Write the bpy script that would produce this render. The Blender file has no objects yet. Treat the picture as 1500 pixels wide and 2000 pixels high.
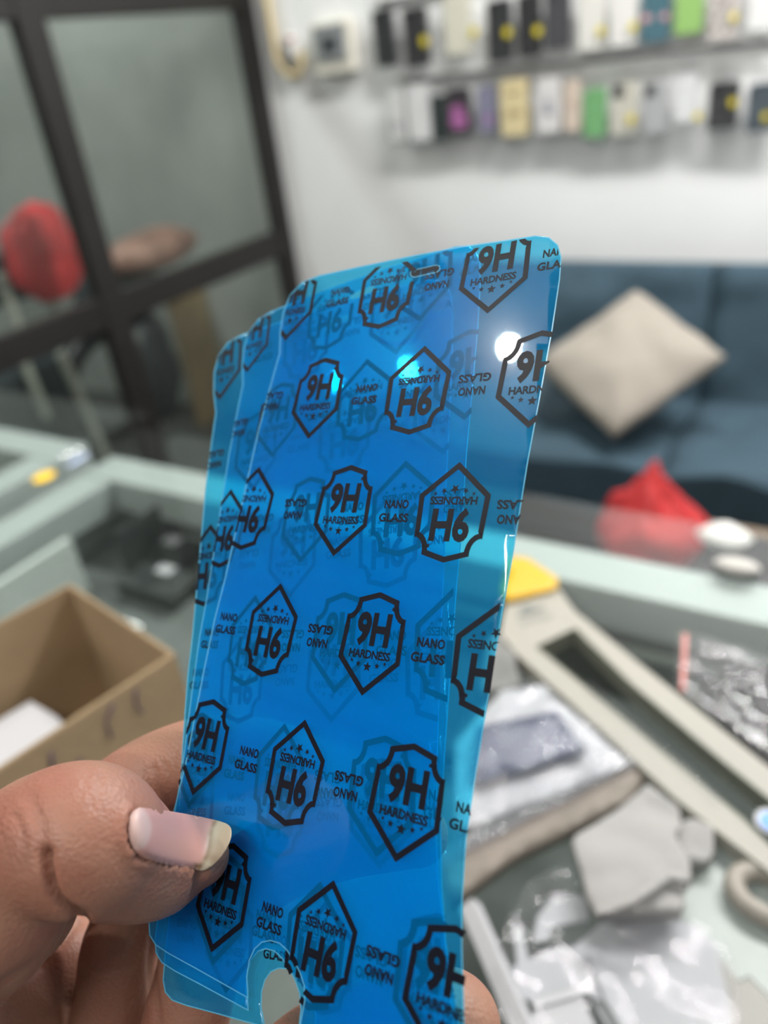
import bpy, bmesh, math, random
import numpy as np
from mathutils import Vector, Matrix, noise
from mathutils.geometry import delaunay_2d_cdt
from mathutils.bvhtree import BVHTree
random.seed(7)
PI = math.pi
C = bpy.context.scene.collection

# ---------------------------------------------------------------- camera
FPX = 1560.0
CX = Vector((0.85097299, 0.51182154, -0.11782902))     # camera right in the room
CD = Vector((0.17042032, -0.48129356, -0.85983337))    # camera down
CF = Vector((-0.49679159, 0.71161452, -0.49679261))    # camera forward
CX.normalize(); CF = (CF - CX * CF.dot(CX)).normalized(); CD = CF.cross(CX)
CAM = Vector((0, 0, 1.40))
cd = bpy.data.cameras.new('camera'); cam = bpy.data.objects.new('camera', cd); C.objects.link(cam)
cd.sensor_fit = 'VERTICAL'; cd.sensor_height = 36; cd.lens = 36 * FPX / 2000
cd.clip_start = 0.01; cd.clip_end = 50
m = Matrix((CX, -CD, -CF)).transposed().to_4x4(); m.translation = CAM; cam.matrix_world = m
cd.dof.use_dof = True; cd.dof.focus_distance = 0.150; cd.dof.aperture_fstop = 9.0
bpy.context.scene.camera = cam
sc = bpy.context.scene
sc.view_settings.view_transform = 'Standard'; sc.view_settings.look = 'None'
sc.view_settings.gamma = 1; sc.view_settings.use_curve_mapping = False
sc.view_settings.exposure = 0.0
sc.cycles.use_denoising = True
sc.cycles.transparent_max_bounces = 40
sc.cycles.max_bounces = 10
sc.cycles.sample_clamp_indirect = 6

def rayd(px, py):                       # direction in the room through a photo pixel, depth 1 along the view
    return CX * ((px - 750) / FPX) + CD * ((py - 1000) / FPX) + CF
def at(px, py, d): return CAM + rayd(px, py) * d
def onz(px, py, z): r = rayd(px, py); return CAM + r * ((z - CAM.z) / r.z)
def ony(px, py, y): r = rayd(px, py); return CAM + r * (y / r.y)
def onx(px, py, x): r = rayd(px, py); return CAM + r * (x / r.x)

# ---------------------------------------------------------------- materials
def mat(name, col, rough=.5, metal=0, emit=None, alpha=1, trans=0, spec=.5, sss=0, bump=0, bscale=30, var=0, vscale=8, coat=0, ior=1.45):
    m = bpy.data.materials.new(name); m.use_nodes = True
    nt = m.node_tree; b = nt.nodes['Principled BSDF']; L = nt.links
    b.inputs['Base Color'].default_value = (*col, 1); b.inputs['Roughness'].default_value = rough
    b.inputs['Metallic'].default_value = metal; b.inputs['Specular IOR Level'].default_value = spec
    b.inputs['Alpha'].default_value = alpha; b.inputs['IOR'].default_value = ior
    b.inputs['Coat Weight'].default_value = coat
    if sss:
        b.inputs['Subsurface Weight'].default_value = sss
        b.inputs['Subsurface Radius'].default_value = (.0035, .0012, .0006); b.inputs['Subsurface Scale'].default_value = 1
    if emit: b.inputs['Emission Color'].default_value = (*col, 1); b.inputs['Emission Strength'].default_value = emit
    tc = nt.nodes.new('ShaderNodeTexCoord')
    if var:
        n = nt.nodes.new('ShaderNodeTexNoise'); n.inputs['Scale'].default_value = vscale; n.inputs['Detail'].default_value = 4
        L.new(tc.outputs['Object'], n.inputs['Vector'])
        r = nt.nodes.new('ShaderNodeValToRGB'); L.new(n.outputs['Fac'], r.inputs['Fac'])
        r.color_ramp.elements[0].position = .3; r.color_ramp.elements[1].position = .7
        r.color_ramp.elements[0].color = (*[max(0, c * (1 - var)) for c in col], 1)
        r.color_ramp.elements[1].color = (*[min(1, c * (1 + var)) for c in col], 1)
        L.new(r.outputs['Color'], b.inputs['Base Color'])
    if bump:
        n = nt.nodes.new('ShaderNodeTexNoise'); n.inputs['Scale'].default_value = bscale; n.inputs['Detail'].default_value = 5
        L.new(tc.outputs['Object'], n.inputs['Vector'])
        bp = nt.nodes.new('ShaderNodeBump'); bp.inputs['Strength'].default_value = bump; bp.inputs['Distance'].default_value = .01
        L.new(n.outputs['Fac'], bp.inputs['Height']); L.new(bp.outputs['Normal'], b.inputs['Normal'])
    return m

def thin(name, tint, haze=0, hazecol=(1, 1, 1), rough=.03, refl=1.0, lobe=0, bump=0, bscale=60, transl=.5):
    """clear or tinted sheet: tinted see-through + some scatter + mirror reflection on the outer side"""
    m = bpy.data.materials.new(name); m.use_nodes = True; nt = m.node_tree; N = nt.nodes; L = nt.links
    N.remove(N['Principled BSDF']); out = N['Material Output']
    tr = N.new('ShaderNodeBsdfTransparent'); tr.inputs['Color'].default_value = (*tint, 1)
    sh = tr
    if haze:
        df = N.new('ShaderNodeBsdfDiffuse'); df.inputs['Color'].default_value = (*hazecol, 1)
        tl = N.new('ShaderNodeBsdfTranslucent'); tl.inputs['Color'].default_value = (*hazecol, 1)
        mm = N.new('ShaderNodeMixShader'); mm.inputs[0].default_value = transl
        L.new(df.outputs[0], mm.inputs[1]); L.new(tl.outputs[0], mm.inputs[2])
        m2 = N.new('ShaderNodeMixShader'); m2.inputs[0].default_value = haze
        L.new(tr.outputs[0], m2.inputs[1]); L.new(mm.outputs[0], m2.inputs[2]); sh = m2
    gl = N.new('ShaderNodeBsdfGlossy'); gl.inputs['Roughness'].default_value = rough
    g = gl
    if lobe:
        g2 = N.new('ShaderNodeBsdfGlossy'); g2.inputs['Roughness'].default_value = .16
        mg = N.new('ShaderNodeMixShader'); mg.inputs[0].default_value = lobe
        L.new(gl.outputs[0], mg.inputs[1]); L.new(g2.outputs[0], mg.inputs[2]); g = mg
    if bump:
        tc = N.new('ShaderNodeTexCoord'); n = N.new('ShaderNodeTexNoise'); n.inputs['Scale'].default_value = bscale; n.inputs['Detail'].default_value = 3
        L.new(tc.outputs['Object'], n.inputs['Vector']); b = N.new('ShaderNodeBump'); b.inputs['Strength'].default_value = bump
        b.inputs['Distance'].default_value = .17 / bscale
        L.new(n.outputs['Fac'], b.inputs['Height']); L.new(b.outputs['Normal'], gl.inputs['Normal'])
    fr = N.new('ShaderNodeFresnel'); fr.inputs['IOR'].default_value = 1.5
    ge = N.new('ShaderNodeNewGeometry')
    inv = N.new('ShaderNodeMath'); inv.operation = 'SUBTRACT'; inv.inputs[0].default_value = 1; L.new(ge.outputs['Backfacing'], inv.inputs[1])
    mu = N.new('ShaderNodeMath'); mu.operation = 'MULTIPLY'; L.new(fr.outputs[0], mu.inputs[0]); L.new(inv.outputs[0], mu.inputs[1])
    mk = N.new('ShaderNodeMath'); mk.operation = 'MULTIPLY'; mk.inputs[1].default_value = refl; mk.use_clamp = True; L.new(mu.outputs[0], mk.inputs[0])
    mx = N.new('ShaderNodeMixShader'); L.new(mk.outputs[0], mx.inputs[0]); L.new(sh.outputs[0], mx.inputs[1]); L.new(g.outputs[0], mx.inputs[2])
    L.new(mx.outputs[0], out.inputs['Surface'])
    return m

# ---------------------------------------------------------------- world, bulb glow and added lights
w = bpy.data.worlds.new('world'); sc.world = w; w.use_nodes = True
w.node_tree.nodes['Background'].inputs[0].default_value = (.75, .85, 1, 1); w.node_tree.nodes['Background'].inputs[1].default_value = .22
M = {}
M['bulb'] = mat('bulb_glow', (1, .96, .88), emit=1300)
def area(name, loc, rot, sx, sy, power, col=(1, 1, 1)):
    l = bpy.data.lights.new(name, 'AREA'); l.shape = 'RECTANGLE'; l.size = sx; l.size_y = sy; l.energy = power; l.color = col
    o = bpy.data.objects.new(name, l); o.location = loc; o.rotation_euler = rot; C.objects.link(o); return o
area('unseen_fill_light', (.2, 1.79, 2.88), (0, 0, 0), 2.0, .10, 110, (1, .985, .97))  # unseen area light added over the sofa to brighten the back wall
area('unseen_fill_light', (-0.1, -0.95, 2.88), (0, 0, 0), 1.3, .12, 31, (1, .97, .93))  # unseen fill added behind the camera for wall, film fronts and thumb
area('hallway_fill_light', (-3.0, 1.4, 2.88), (0, 0, 0), .3, 1.0, 38, (.97, 1, .97))  # unseen light added to lift the hallway behind the partition

# ---------------------------------------------------------------- mesh helpers
def tag(o, label=None, cat=None, group=None, kind=None):
    if label: o['label'] = label
    if cat: o['category'] = cat
    if group: o['group'] = group
    if kind: o['kind'] = kind
    return o
def link(name, me, mats, parent=None, smooth=False):
    if not isinstance(mats, (list, tuple)): mats = [mats]
    for k in mats: me.materials.append(k)
    if smooth:
        for p in me.polygons: p.use_smooth = True
    o = bpy.data.objects.new(name, me); C.objects.link(o)
    if parent:
        o.parent = parent; o.matrix_parent_inverse = Matrix.Translation(parent.location).inverted() if parent.rotation_euler[:] == (0, 0, 0) else parent.matrix_basis.inverted()
    return o
def obj(name, bm, mats, parent=None, smooth=False):
    bmesh.ops.recalc_face_normals(bm, faces=bm.faces)
    me = bpy.data.meshes.new(name); bm.to_mesh(me); bm.free(); return link(name, me, mats, parent, smooth)
def empty(name, loc=(0, 0, 0)):
    o = bpy.data.objects.new(name, None); o.location = loc; o.empty_display_size = .05; C.objects.link(o); return o
def addbox(bm, a, b, bev=0, rot=None, mi=0):
    a = Vector(a); b = Vector(b); c = (a + b) / 2; s = b - a
    t = bmesh.new(); bmesh.ops.create_cube(t, size=1)
    for v in t.verts: v.co = Vector((v.co.x * s.x, v.co.y * s.y, v.co.z * s.z))
    if bev: bmesh.ops.bevel(t, geom=t.edges[:], offset=bev, segments=3, profile=.5, affect='EDGES')
    R = rot or Matrix.Identity(3)
    vm = {}
    for v in t.verts: vm[v] = bm.verts.new(R @ v.co + c)
    for f in t.faces:
        nf = bm.faces.new([vm[v] for v in f.verts]); nf.material_index = mi
    t.free(); return bm
def box(name, a, b, mats, parent=None, bev=0, rot=None, smooth=False):
    return obj(name, addbox(bmesh.new(), a, b, bev, rot), mats, parent, smooth)
def catmull(P, n=8):
    P = [np.array(p, float) for p in P]; Q = [2 * P[0] - P[1]] + P + [2 * P[-1] - P[-2]]; out = []
    for i in range(1, len(Q) - 2):
        for k in range(n):
            t = k / n; a, b, c, d = Q[i - 1:i + 3]
            out.append(.5 * ((2 * b) + (c - a) * t + (2 * a - 5 * b + 4 * c - d) * t * t + (3 * b - a - 3 * c + d) * t ** 3))
    out.append(Q[-2]); return out
def addtube(bm, pts, rad, seg=12, cap=True, n=6, capn=1):
    """pts: list of Vectors, rad: list of radii; capn>1 gives rounded ends"""
    D = catmull([(*p, r) for p, r in zip(pts, rad)], n) if n > 1 else [np.array((*p, r)) for p, r in zip(pts, rad)]
    P = [Vector(d[:3]) for d in D]; R = [float(d[3]) for d in D]
    if capn > 1:
        t0 = (P[0] - P[1]).normalized(); t1 = (P[-1] - P[-2]).normalized(); p0, r0, p1, r1 = P[0], R[0], P[-1], R[-1]
        hd = [(p0 + t0 * r0 * math.sin(a), r0 * max(math.cos(a), .02)) for a in [PI / 2 * k / capn for k in range(capn, 0, -1)]]
        tl = [(p1 + t1 * r1 * math.sin(a), r1 * max(math.cos(a), .02)) for a in [PI / 2 * k / capn for k in range(1, capn + 1)]]
        P = [h[0] for h in hd] + P + [h[0] for h in tl]; R = [h[1] for h in hd] + R + [h[1] for h in tl]
    rings = []; up = Vector((.13, .27, 1)).normalized()
    for i, p in enumerate(P):
        t = (P[min(i + 1, len(P) - 1)] - P[max(i - 1, 0)]).normalized()
        x = t.cross(up); x = x.normalized() if x.length > .05 else t.cross(Vector((1, 0, 0))).normalized()
        y = t.cross(x).normalized()
        rings.append([bm.verts.new(p + (x * math.cos(2 * PI * k / seg) + y * math.sin(2 * PI * k / seg)) * R[i]) for k in range(seg)])
    for a, b in zip(rings, rings[1:]):
        for k in range(seg): bm.faces.new([a[k], a[(k + 1) % seg], b[(k + 1) % seg], b[k]])
    if cap: bm.faces.new(rings[0][::-1]); bm.faces.new(rings[-1])
    return bm
def pip(x, y, poly):
    ins = False; j = len(poly) - 1
    for i in range(len(poly)):
        xi, yi = poly[i]; xj, yj = poly[j]
        if (yi > y) != (yj > y) and x < (xj - xi) * (y - yi) / (yj - yi) + xi: ins = not ins
        j = i
    return ins
def plate(outline, holes, step, top, bot, name, mats, parent=None, smooth=False, extra=None):
    """solid sheet from a 2D outline (with holes): top(x,y) and bot(x,y) give the two surfaces"""
    xs = [p[0] for p in outline]; ys = [p[1] for p in outline]
    def dens(poly):
        o = []
        for i, p in enumerate(poly):
            q = poly[(i + 1) % len(poly)]; L = math.dist(p, q); k = max(1, int(L / step))
            o += [(p[0] + (q[0] - p[0]) * t / k, p[1] + (q[1] - p[1]) * t / k) for t in range(k)]
        return o
    V = []; E = []
    for poly in [outline] + holes:
        d = dens(poly); b = len(V); V += d; E += [(b + i, b + (i + 1) % len(d)) for i in range(len(d))]
    x = min(xs) + step / 2
    while x < max(xs):
        y = min(ys) + step / 2
        while y < max(ys):
            q = (x + random.uniform(-.1, .1) * step, y + random.uniform(-.1, .1) * step)
            if pip(*q, outline) and not any(pip(*q, h) for h in holes): V.append(q)
            y += step
        x += step
    vo, eo, fo, *_ = delaunay_2d_cdt([Vector(v) for v in V], E, [], 0, 1e-6 * step, True)
    F = []
    for f in fo:
        c = sum((vo[i] for i in f), Vector((0, 0))) / len(f)
        if pip(c.x, c.y, outline) and not any(pip(c.x, c.y, h) for h in holes): F.append(list(f))
    bm = bmesh.new(); T = [bm.verts.new(top(v.x, v.y)) for v in vo]; B = [bm.verts.new(bot(v.x, v.y)) for v in vo]
    cnt = {}
    for f in F:
        for a, b in zip(f, f[1:] + f[:1]): cnt[(a, b)] = 1
        try: bm.faces.new([T[i] for i in f]); bm.faces.new([B[i] for i in f[::-1]])
        except ValueError: pass
    for (a, b) in list(cnt):
        if (b, a) not in cnt:
            g = bm.faces.new([T[b], T[a], B[a], B[b]]); g.material_index = 1 if len(mats if isinstance(mats, (list, tuple)) else [mats]) > 1 else 0
    for v in [v for v in bm.verts if not v.link_faces]: bm.verts.remove(v)
    if extra: extra(bm)
    me = bpy.data.meshes.new(name)
    if not extra: bmesh.ops.recalc_face_normals(bm, faces=bm.faces)
    bm.to_mesh(me); bm.free()
    return link(name, me, mats, parent, smooth)
def rrect(w, h, r, n=5):
    o = []
    for cx, cy, a0 in ((w / 2 - r, h / 2 - r, 0), (-w / 2 + r, h / 2 - r, 90), (-w / 2 + r, -h / 2 + r, 180), (w / 2 - r, -h / 2 + r, 270)):
        for k in range(n + 1):
            a = math.radians(a0 + 90 * k / n); o.append((cx + r * math.cos(a), cy + r * math.sin(a)))
    return o
def addprism(bm, poly, fn, d0, d1, mi=0):
    """poly in 2D, fn(x,y,d) -> 3D point, extruded between d0 and d1"""
    a = [bm.verts.new(fn(x, y, d0)) for x, y in poly]; b = [bm.verts.new(fn(x, y, d1)) for x, y in poly]
    k = len(poly)
    for f in [bm.faces.new(a), bm.faces.new(b[::-1])] + [bm.faces.new([a[i], b[i], b[(i + 1) % k], a[(i + 1) % k]]) for i in range(k)]: f.material_index = mi
def textmesh(s, size=1, bold=0, shear=0, space=1):
    cu = bpy.data.curves.new('lettering', 'FONT'); cu.body = s; cu.size = size; cu.offset = bold; cu.shear = shear
    cu.align_x = 'CENTER'; cu.align_y = 'CENTER'; cu.resolution_u = 3; cu.space_character = space
    o = bpy.data.objects.new('lettering', cu); C.objects.link(o); bpy.context.view_layer.update()
    dg = bpy.context.evaluated_depsgraph_get(); me = o.evaluated_get(dg).to_mesh()
    me.calc_loop_triangles(); V = [(v.co.x, v.co.y) for v in me.vertices]; T = [tuple(t.vertices) for t in me.loop_triangles]
    o.evaluated_get(dg).to_mesh_clear(); bpy.data.objects.remove(o); bpy.data.curves.remove(cu)
    xs = [v[0] for v in V]; ys = [v[1] for v in V]; cx = (min(xs) + max(xs)) / 2; cy = (min(ys) + max(ys)) / 2
    V = [(x - cx, y - cy) for x, y in V]
    return V, T, max(xs) - min(xs), max(ys) - min(ys)

# ---------------------------------------------------------------- the room
M['dimwall'] = mat('dark_unseen_wall', (.12, .12, .125), .6)  # out-of-view walls kept dark to weaken their reflection in the films
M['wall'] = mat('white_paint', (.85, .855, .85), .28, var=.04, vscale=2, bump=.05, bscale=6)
M['ceil'] = mat('ceiling_paint', (.6, .6, .6), .8)
M['floor'] = mat('grey_floor_tile', (.045, .045, .045), .35, var=.3, vscale=5)
M['hall'] = mat('grey_cement_wall', (.33, .345, .33), .8, var=.22, vscale=1.6)
M['frame'] = mat('dark_brown_metal', (.013, .011, .010), .5, var=.15)
M['pane'] = thin('partition_glass', (.93, .96, .94), .015, (.8, .85, .8), rough=.02, refl=.6)
XL = -2.07; YB = 2.60; ZC = 2.95
def struct(name, a, b, m): return tag(box(name, a, b, m), kind='structure')
struct('floor', (-4.2, -2.6, -.1), (2.6, 2.75, 0), M['floor'])
struct('ceiling', (-4.2, -2.6, ZC), (2.6, 2.75, ZC + .1), M['ceil'])
struct('wall_back', (XL, YB, 0), (2.6, YB + .12, ZC), M['wall'])
struct('wall_right', (2.5, -2.6, 0), (2.6, YB, ZC), M['wall'])
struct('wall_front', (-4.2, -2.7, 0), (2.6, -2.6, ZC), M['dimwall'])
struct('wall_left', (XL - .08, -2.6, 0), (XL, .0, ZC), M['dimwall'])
struct('wall_hallway', (-4.2, -2.6, 0), (-4.1, YB + .12, ZC), M['hall'])
struct('wall_hallway_end', (-4.1, YB, 0), (XL, YB + .12, ZC), M['hall'])
win = tag(empty('window_1', (XL, 1.3, 0)), kind='structure')
bm = bmesh.new()
for y0, y1 in ((0, .08), (.78, .87), (1.615, 1.705), (2.525, 2.598)): addbox(bm, (XL - .05, y0, 0), (XL, y1, ZC - .002), .004)
for z0, z1 in ((0, .12), (.75, .845), (1.58, 1.68), (2.4, 2.48)): addbox(bm, (XL - .045, .01, z0 + .001), (XL - .005, 2.59, z1), .004)
obj('window_frame', bm, M['frame'], win)
bm = bmesh.new(); addbox(bm, (XL - .028, .02, .02), (XL - .022, 2.58, 2.9)); obj('glass_pane', bm, M['pane'], win)

# ceiling bulb that shows as the white spot in the films
lamp = empty('ceiling_lamp', (-1.21, -.325, ZC)); tag(lamp, 'bare round white bulb in a ceiling socket behind the camera', 'lamp')
bm = bmesh.new(); bmesh.ops.create_uvsphere(bm, u_segments=24, v_segments=16, radius=.022)
for v in bm.verts: v.co += Vector((-1.21, -.325, ZC - .10))
obj('bulb', bm, M['bulb'], lamp, True)
M['white_pl'] = mat('white_plastic', (.8, .8, .78), .4)
bm = bmesh.new(); addtube(bm, [Vector((-1.21, -.325, ZC - .001)), Vector((-1.21, -.325, ZC - .079))], [.03, .016], 20, n=1)
obj('socket', bm, M['white_pl'], lamp)

# ---------------------------------------------------------------- wall fittings
p0 = ony(607, 42, YB - .03); p1 = ony(696, 140, YB - .03)
sw = empty('breaker_box', ((p0.x + p1.x) / 2, YB, (p0.z + p1.z) / 2)); tag(sw, 'white square breaker box with a grey cover on the white wall', 'breaker box')
cx, cz = (p0.x + p1.x) / 2, (p0.z + p1.z) / 2; hw = abs(p1.x - p0.x) / 2
M['cream'] = mat('cream_plastic', (.72, .69, .6), .45); M['grey_gl'] = mat('smoked_grey_plastic', (.24, .255, .265), .25); M['dk'] = mat('dark_plastic', (.02, .022, .025), .4)
box('housing', (cx - hw, YB - .045, cz - hw * 1.0), (cx + hw, YB - .001, cz + hw * .95), M['cream'], sw, .006)
box('cover', (cx - hw * .78, YB - .054, cz - hw * .5), (cx + hw * .78, YB - .0455, cz + hw * .8), M['grey_gl'], sw, .003)
box('breaker_switch', (cx - hw * .25, YB - .062, cz - hw * .1), (cx + hw * .3, YB - .0545, cz + hw * .35), M['dk'], sw, .002)
cab = bmesh.new(); pts = [ony(x, y, YB - .02) for x, y in ((505, -160), (522, 0), (533, 70), (542, 115), (560, 143), (580, 146), (589, 122), (585, 100))]
addtube(cab, pts, [.013] * 8, 10); c_ = obj('wall_cable', cab, mat('yellowed_cable', (.72, .6, .36), .5), None, True)
tag(c_, 'yellowed J-shaped cable conduit looping down beside the breaker box', 'cable')
q = ony(568, 80, YB)
cl = empty('wire_connector', (q.x, YB, q.z)); tag(cl, 'small white wire connector between cable loop and breaker box', 'connector')
box('terminal_block', (q.x - .02, YB - .03, q.z - .055), (q.x + .02, YB - .001, q.z + .02), M['white_pl'], cl, .005)
box('metal_clip', (q.x - .012, YB - .036, q.z - .075), (q.x + .012, YB - .03, q.z - .02), mat('grey_clip', (.3, .3, .3), .3, .8), cl, .002)
box('red_wire', (q.x + .008, YB - .038, q.z + .0), (q.x + .04, YB - .0305, q.z + .008), mat('red_wire', (.6, .1, .08), .4), cl, .002)

# ---------------------------------------------------------------- phone cases on the wall
M['bag'] = thin('clear_bag', (.97, .97, .97), .035, (.9, .9, .9), rough=.02, refl=2.5, bump=1, bscale=40)
M['lens'] = mat('lens_black', (.01, .01, .012), .15)
M['yel'] = mat('yellow_sticker', (.66, .54, .02), .5)
M['steel'] = mat('steel_hook', (.6, .6, .6), .25, .9)
casemats = {}
def cmat(c):
    if c not in casemats: casemats[c] = mat('case_colour', c, .45)
    return casemats[c]
YC = YB - .05
def fxz(cx, cz):
    return lambda x, y, d: Vector((cx + x, YC + d, cz + y))
def phone_case(x0, x1, ybot, ytop, col, label, row, sticker=None, cam_=True, art=None, band=None):
    q0 = ony(x0, ybot, YC); q1 = ony(x1, ybot - (x1 - x0) * .06, YC)
    w_ = q1.x - q0.x; zb = (q0.z + q1.z) / 2
    h_ = (ony((x0 + x1) / 2, ytop, YC).z - zb) if ytop is not None else .158
    cx, cz = (q0.x + q1.x) / 2, zb + h_ / 2; f_ = fxz(cx, cz)
    r = empty('phone_case', (cx, YC, zb)); tag(r, label, 'phone case', row)
    bm = bmesh.new(); addprism(bm, rrect(w_, h_, min(.011, w_ * .2)), f_, 0, .011); addprism(bm, rrect(w_ * .94, h_ * .97, min(.011, w_ * .2)), f_, -.002, 0.0001)
    obj('shell', bm, cmat(col), r)
    if band is not None:
        bm = bmesh.new(); addprism(bm, [(x * 1, y + 0) for x, y in rrect(w_ * 1.02, h_ * 1.02, .011)], f_, .012, .016); obj('backing', bm, cmat(band), r)
    if cam_:
        bm = bmesh.new(); g = lambda x, y, d: f_(x - w_ * .22, y + h_ * .36, d)
        addprism(bm, rrect(w_ * .42, w_ * .42, w_ * .1), g, -.0045, -.0018); cb = obj('camera_cutout', bm, cmat(tuple(max(0, c * .8) for c in col)) if cam_ != 'dark' else M['dk'], r)
        bm = bmesh.new()
        for a, b in ((-.1, .1), (.1, .1), (-.1, -.1)):
            addprism(bm, [(w_ * a + w_ * .07 * math.cos(t * PI / 6), w_ * b + w_ * .07 * math.sin(t * PI / 6)) for t in range(12)], g, -.0055, -.0044)
        obj('lens_opening', bm, M['lens'], cb)
    if art:
        acol, items = art
        for ax, ay, aw, ah in items:
            bm = bmesh.new(); addprism(bm, [(w_ * ax + w_ * aw * math.cos(t * PI / 7), h_ * ay + h_ * ah * math.sin(t * PI / 7)) for t in range(14)], f_, -.0032, -.0019)
            obj('printed_spot', bm, cmat(acol), r)
    # bag with a header
    bm = bmesh.new(); addprism(bm, rrect(w_ + .007, h_ + .045, .004, 2), lambda x, y, d: f_(x, y + .014, d), -.009, .022)
    obj('clear_bag', bm, M['bag'], r)
    if row.endswith('lower row') or True:
        bm = bmesh.new(); addtube(bm, [Vector((cx, YB - .001, zb + h_ + .028)), Vector((cx, YC - .03, zb + h_ + .028)), Vector((cx, YC - .037, zb + h_ + .036))], [.002] * 3, 6, n=2)
        obj('hook', bm, M['steel'], r)
    if sticker:
        s = ony(sticker[0], sticker[1], YC - .011); k = abs(ony(sticker[0] + 7.5, sticker[1], YC).x - ony(sticker[0], sticker[1], YC).x)
        bm = bmesh.new(); addprism(bm, [(s.x - cx + k * math.cos(t * PI / 8), s.z - cz + k * 1.1 * math.sin(t * PI / 8)) for t in range(16)], f_, -.0112, -.0098)
        obj('price_sticker', bm, M['yel'], r)
    return r
U = 'phone cases hanging in the upper row'; Lw = 'phone cases hanging in the lower row'
K = (.018, .019, .022)
phone_case(737, 775, 131, None, K, 'black phone case hanging leftmost in the upper row, nearest the breaker box', U)
phone_case(795, 840, 131, None, (.022, .022, .024), 'black phone case with yellow sticker, second from the left in the upper row', U, (829, 80))
phone_case(872, 922, 108, None, (.72, .7, .58), 'plain cream phone case among black ones in the upper row', U, (925, 62), False)
phone_case(955, 1001, 121, None, K, 'black phone case with yellow sticker just right of the cream case in upper row', U, (991, 63))
phone_case(1013, 1057, 112, None, (.013, .013, .015), 'black phone case between another black and a charcoal case in upper row', U, (1050, 60))
phone_case(1066, 1114, 97, None, (.05, .05, .058), 'charcoal phone case just left of the two white ones in upper row', U)
phone_case(1129, 1180, 100, None, (.76, .75, .7), 'off-white phone case, left one of a white pair in the upper row', U, (1173, 60), False)
phone_case(1190, 1243, 92, None, (.78, .77, .74), 'white phone case with yellow sticker beside the teal case in upper row', U, (1236, 52), False)
phone_case(1250, 1306, 85, None, (.05, .14, .18), 'teal phone case with pink dots in the upper row', U, None, False, ((.75, .4, .42), [(-.3, -.12, .16, .055), (.33, -.13, .13, .05)]))
phone_case(1315, 1371, 69, None, (.28, .5, .14), 'light green phone case in the upper row', U, None, False, None, (.55, .45, .4))
phone_case(1382, 1438, 82, None, (.6, .56, .53), 'pale phone case with brown leopard spots in the upper row', U, (1433, 33), False,
           ((.12, .08, .06), [(-.28, .1, .13, .04), (.1, .02, .14, .05), (-.15, -.12, .13, .05), (.27, -.2, .13, .045), (-.3, -.3, .12, .04), (.1, -.33, .1, .04), (.28, .2, .12, .04), (-.05, .25, .12, .04)]))
phone_case(1458, 1515, 62, None, (.8, .8, .79), 'plain white phone case cut by the right edge of the photo, upper row', U, None, False)
phone_case(765, 792, 276, 175, (.74, .74, .73), 'white phone case with faint print, leftmost in the lower row', Lw, None, False, ((.45, .45, .48), [(.05, -.2, .25, .12)]))
phone_case(802, 845, 276, 165, (.78, .78, .78), 'plain white phone case second from the left in the lower row', Lw, None, False)
phone_case(848, 874, 275, 185, (.012, .025, .024), 'narrow black-green phone case beside the pink picture case in lower row', Lw, None, False)
phone_case(877, 921, 266, 172, (.03, .022, .03), 'dark phone case with a pink and purple picture in the lower row', Lw, None, False, ((.45, .14, .38), [(0, -.18, .38, .17), (-.05, .05, .3, .1)]))
phone_case(936, 968, 261, 168, (.22, .22, .32), 'narrow lilac grey phone case left of the yellow one in lower row', Lw, None, False, ((.35, .18, .38), [(.1, -.2, .2, .14)]), (.03, .03, .03))
phone_case(980, 1032, 268, 155, (.76, .64, .36), 'pale yellow phone case with a small dark print in lower row', Lw, None, False, ((.45, .34, .18), [(0, -.08, .3, .06), (0, .28, .3, .03)]), (.05, .05, .05))
phone_case(1048, 1094, 262, 152, (.76, .74, .73), 'white phone case with a small grey figure in lower row', Lw, None, False, ((.3, .3, .36), [(0, .02, .14, .14), (.05, -.12, .2, .05)]), (.2, .2, .2))
phone_case(1102, 1133, 258, 158, (.7, .58, .48), 'narrow pinkish beige phone case left of the green one in lower row', Lw, None, False, ((.5, .35, .28), [(0, .05, .2, .07)]))
phone_case(1139, 1182, 270, 173, (.16, .42, .16), 'solid green phone case in the lower row', Lw, None, False)
phone_case(1192, 1243, 265, 162, (.6, .58, .5), 'speckled beige phone case right of the green one in lower row', Lw, (1232, 232), 'dark', ((.35, .33, .27), [(.2, .1, .05, .02), (-.2, -.1, .05, .02), (.1, -.3, .05, .02)]))
phone_case(1254, 1300, 262, 162, (.42, .43, .44), 'translucent grey phone case with dark camera block in lower row', Lw, None, 'dark')
phone_case(1315, 1354, 240, 148, (.74, .75, .76), 'short white phone case left of the rounded black one in lower row', Lw, (1362, 227), False)
phone_case(1380, 1438, 254, 160, (.01, .01, .012), 'wide black phone case with yellow sticker in lower row', Lw, (1432, 200))
phone_case(1455, 1512, 258, 163, (.045, .065, .085), 'slate blue phone case at the right edge of the lower row', Lw, (1496, 228), False)
for nm, yy, xa, zlab in (('display_rail', 140, 775, 'thin steel rail carrying the lower row of phone cases'), ('display_rail', -35, 735, 'thin steel rail carrying the upper row of phone cases')):
    a = ony(xa, yy, YB - .012); b = ony(1600, yy - 60, YB - .012)
    z = (a.z + ony(1400, yy - 25, YB - .012).z) / 2 - .0
    tag(box(nm, (a.x, YB - .014, z - .008), (.9, YB - .0005, z + .008), M['steel'], None, .002), zlab, 'rail')

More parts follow.
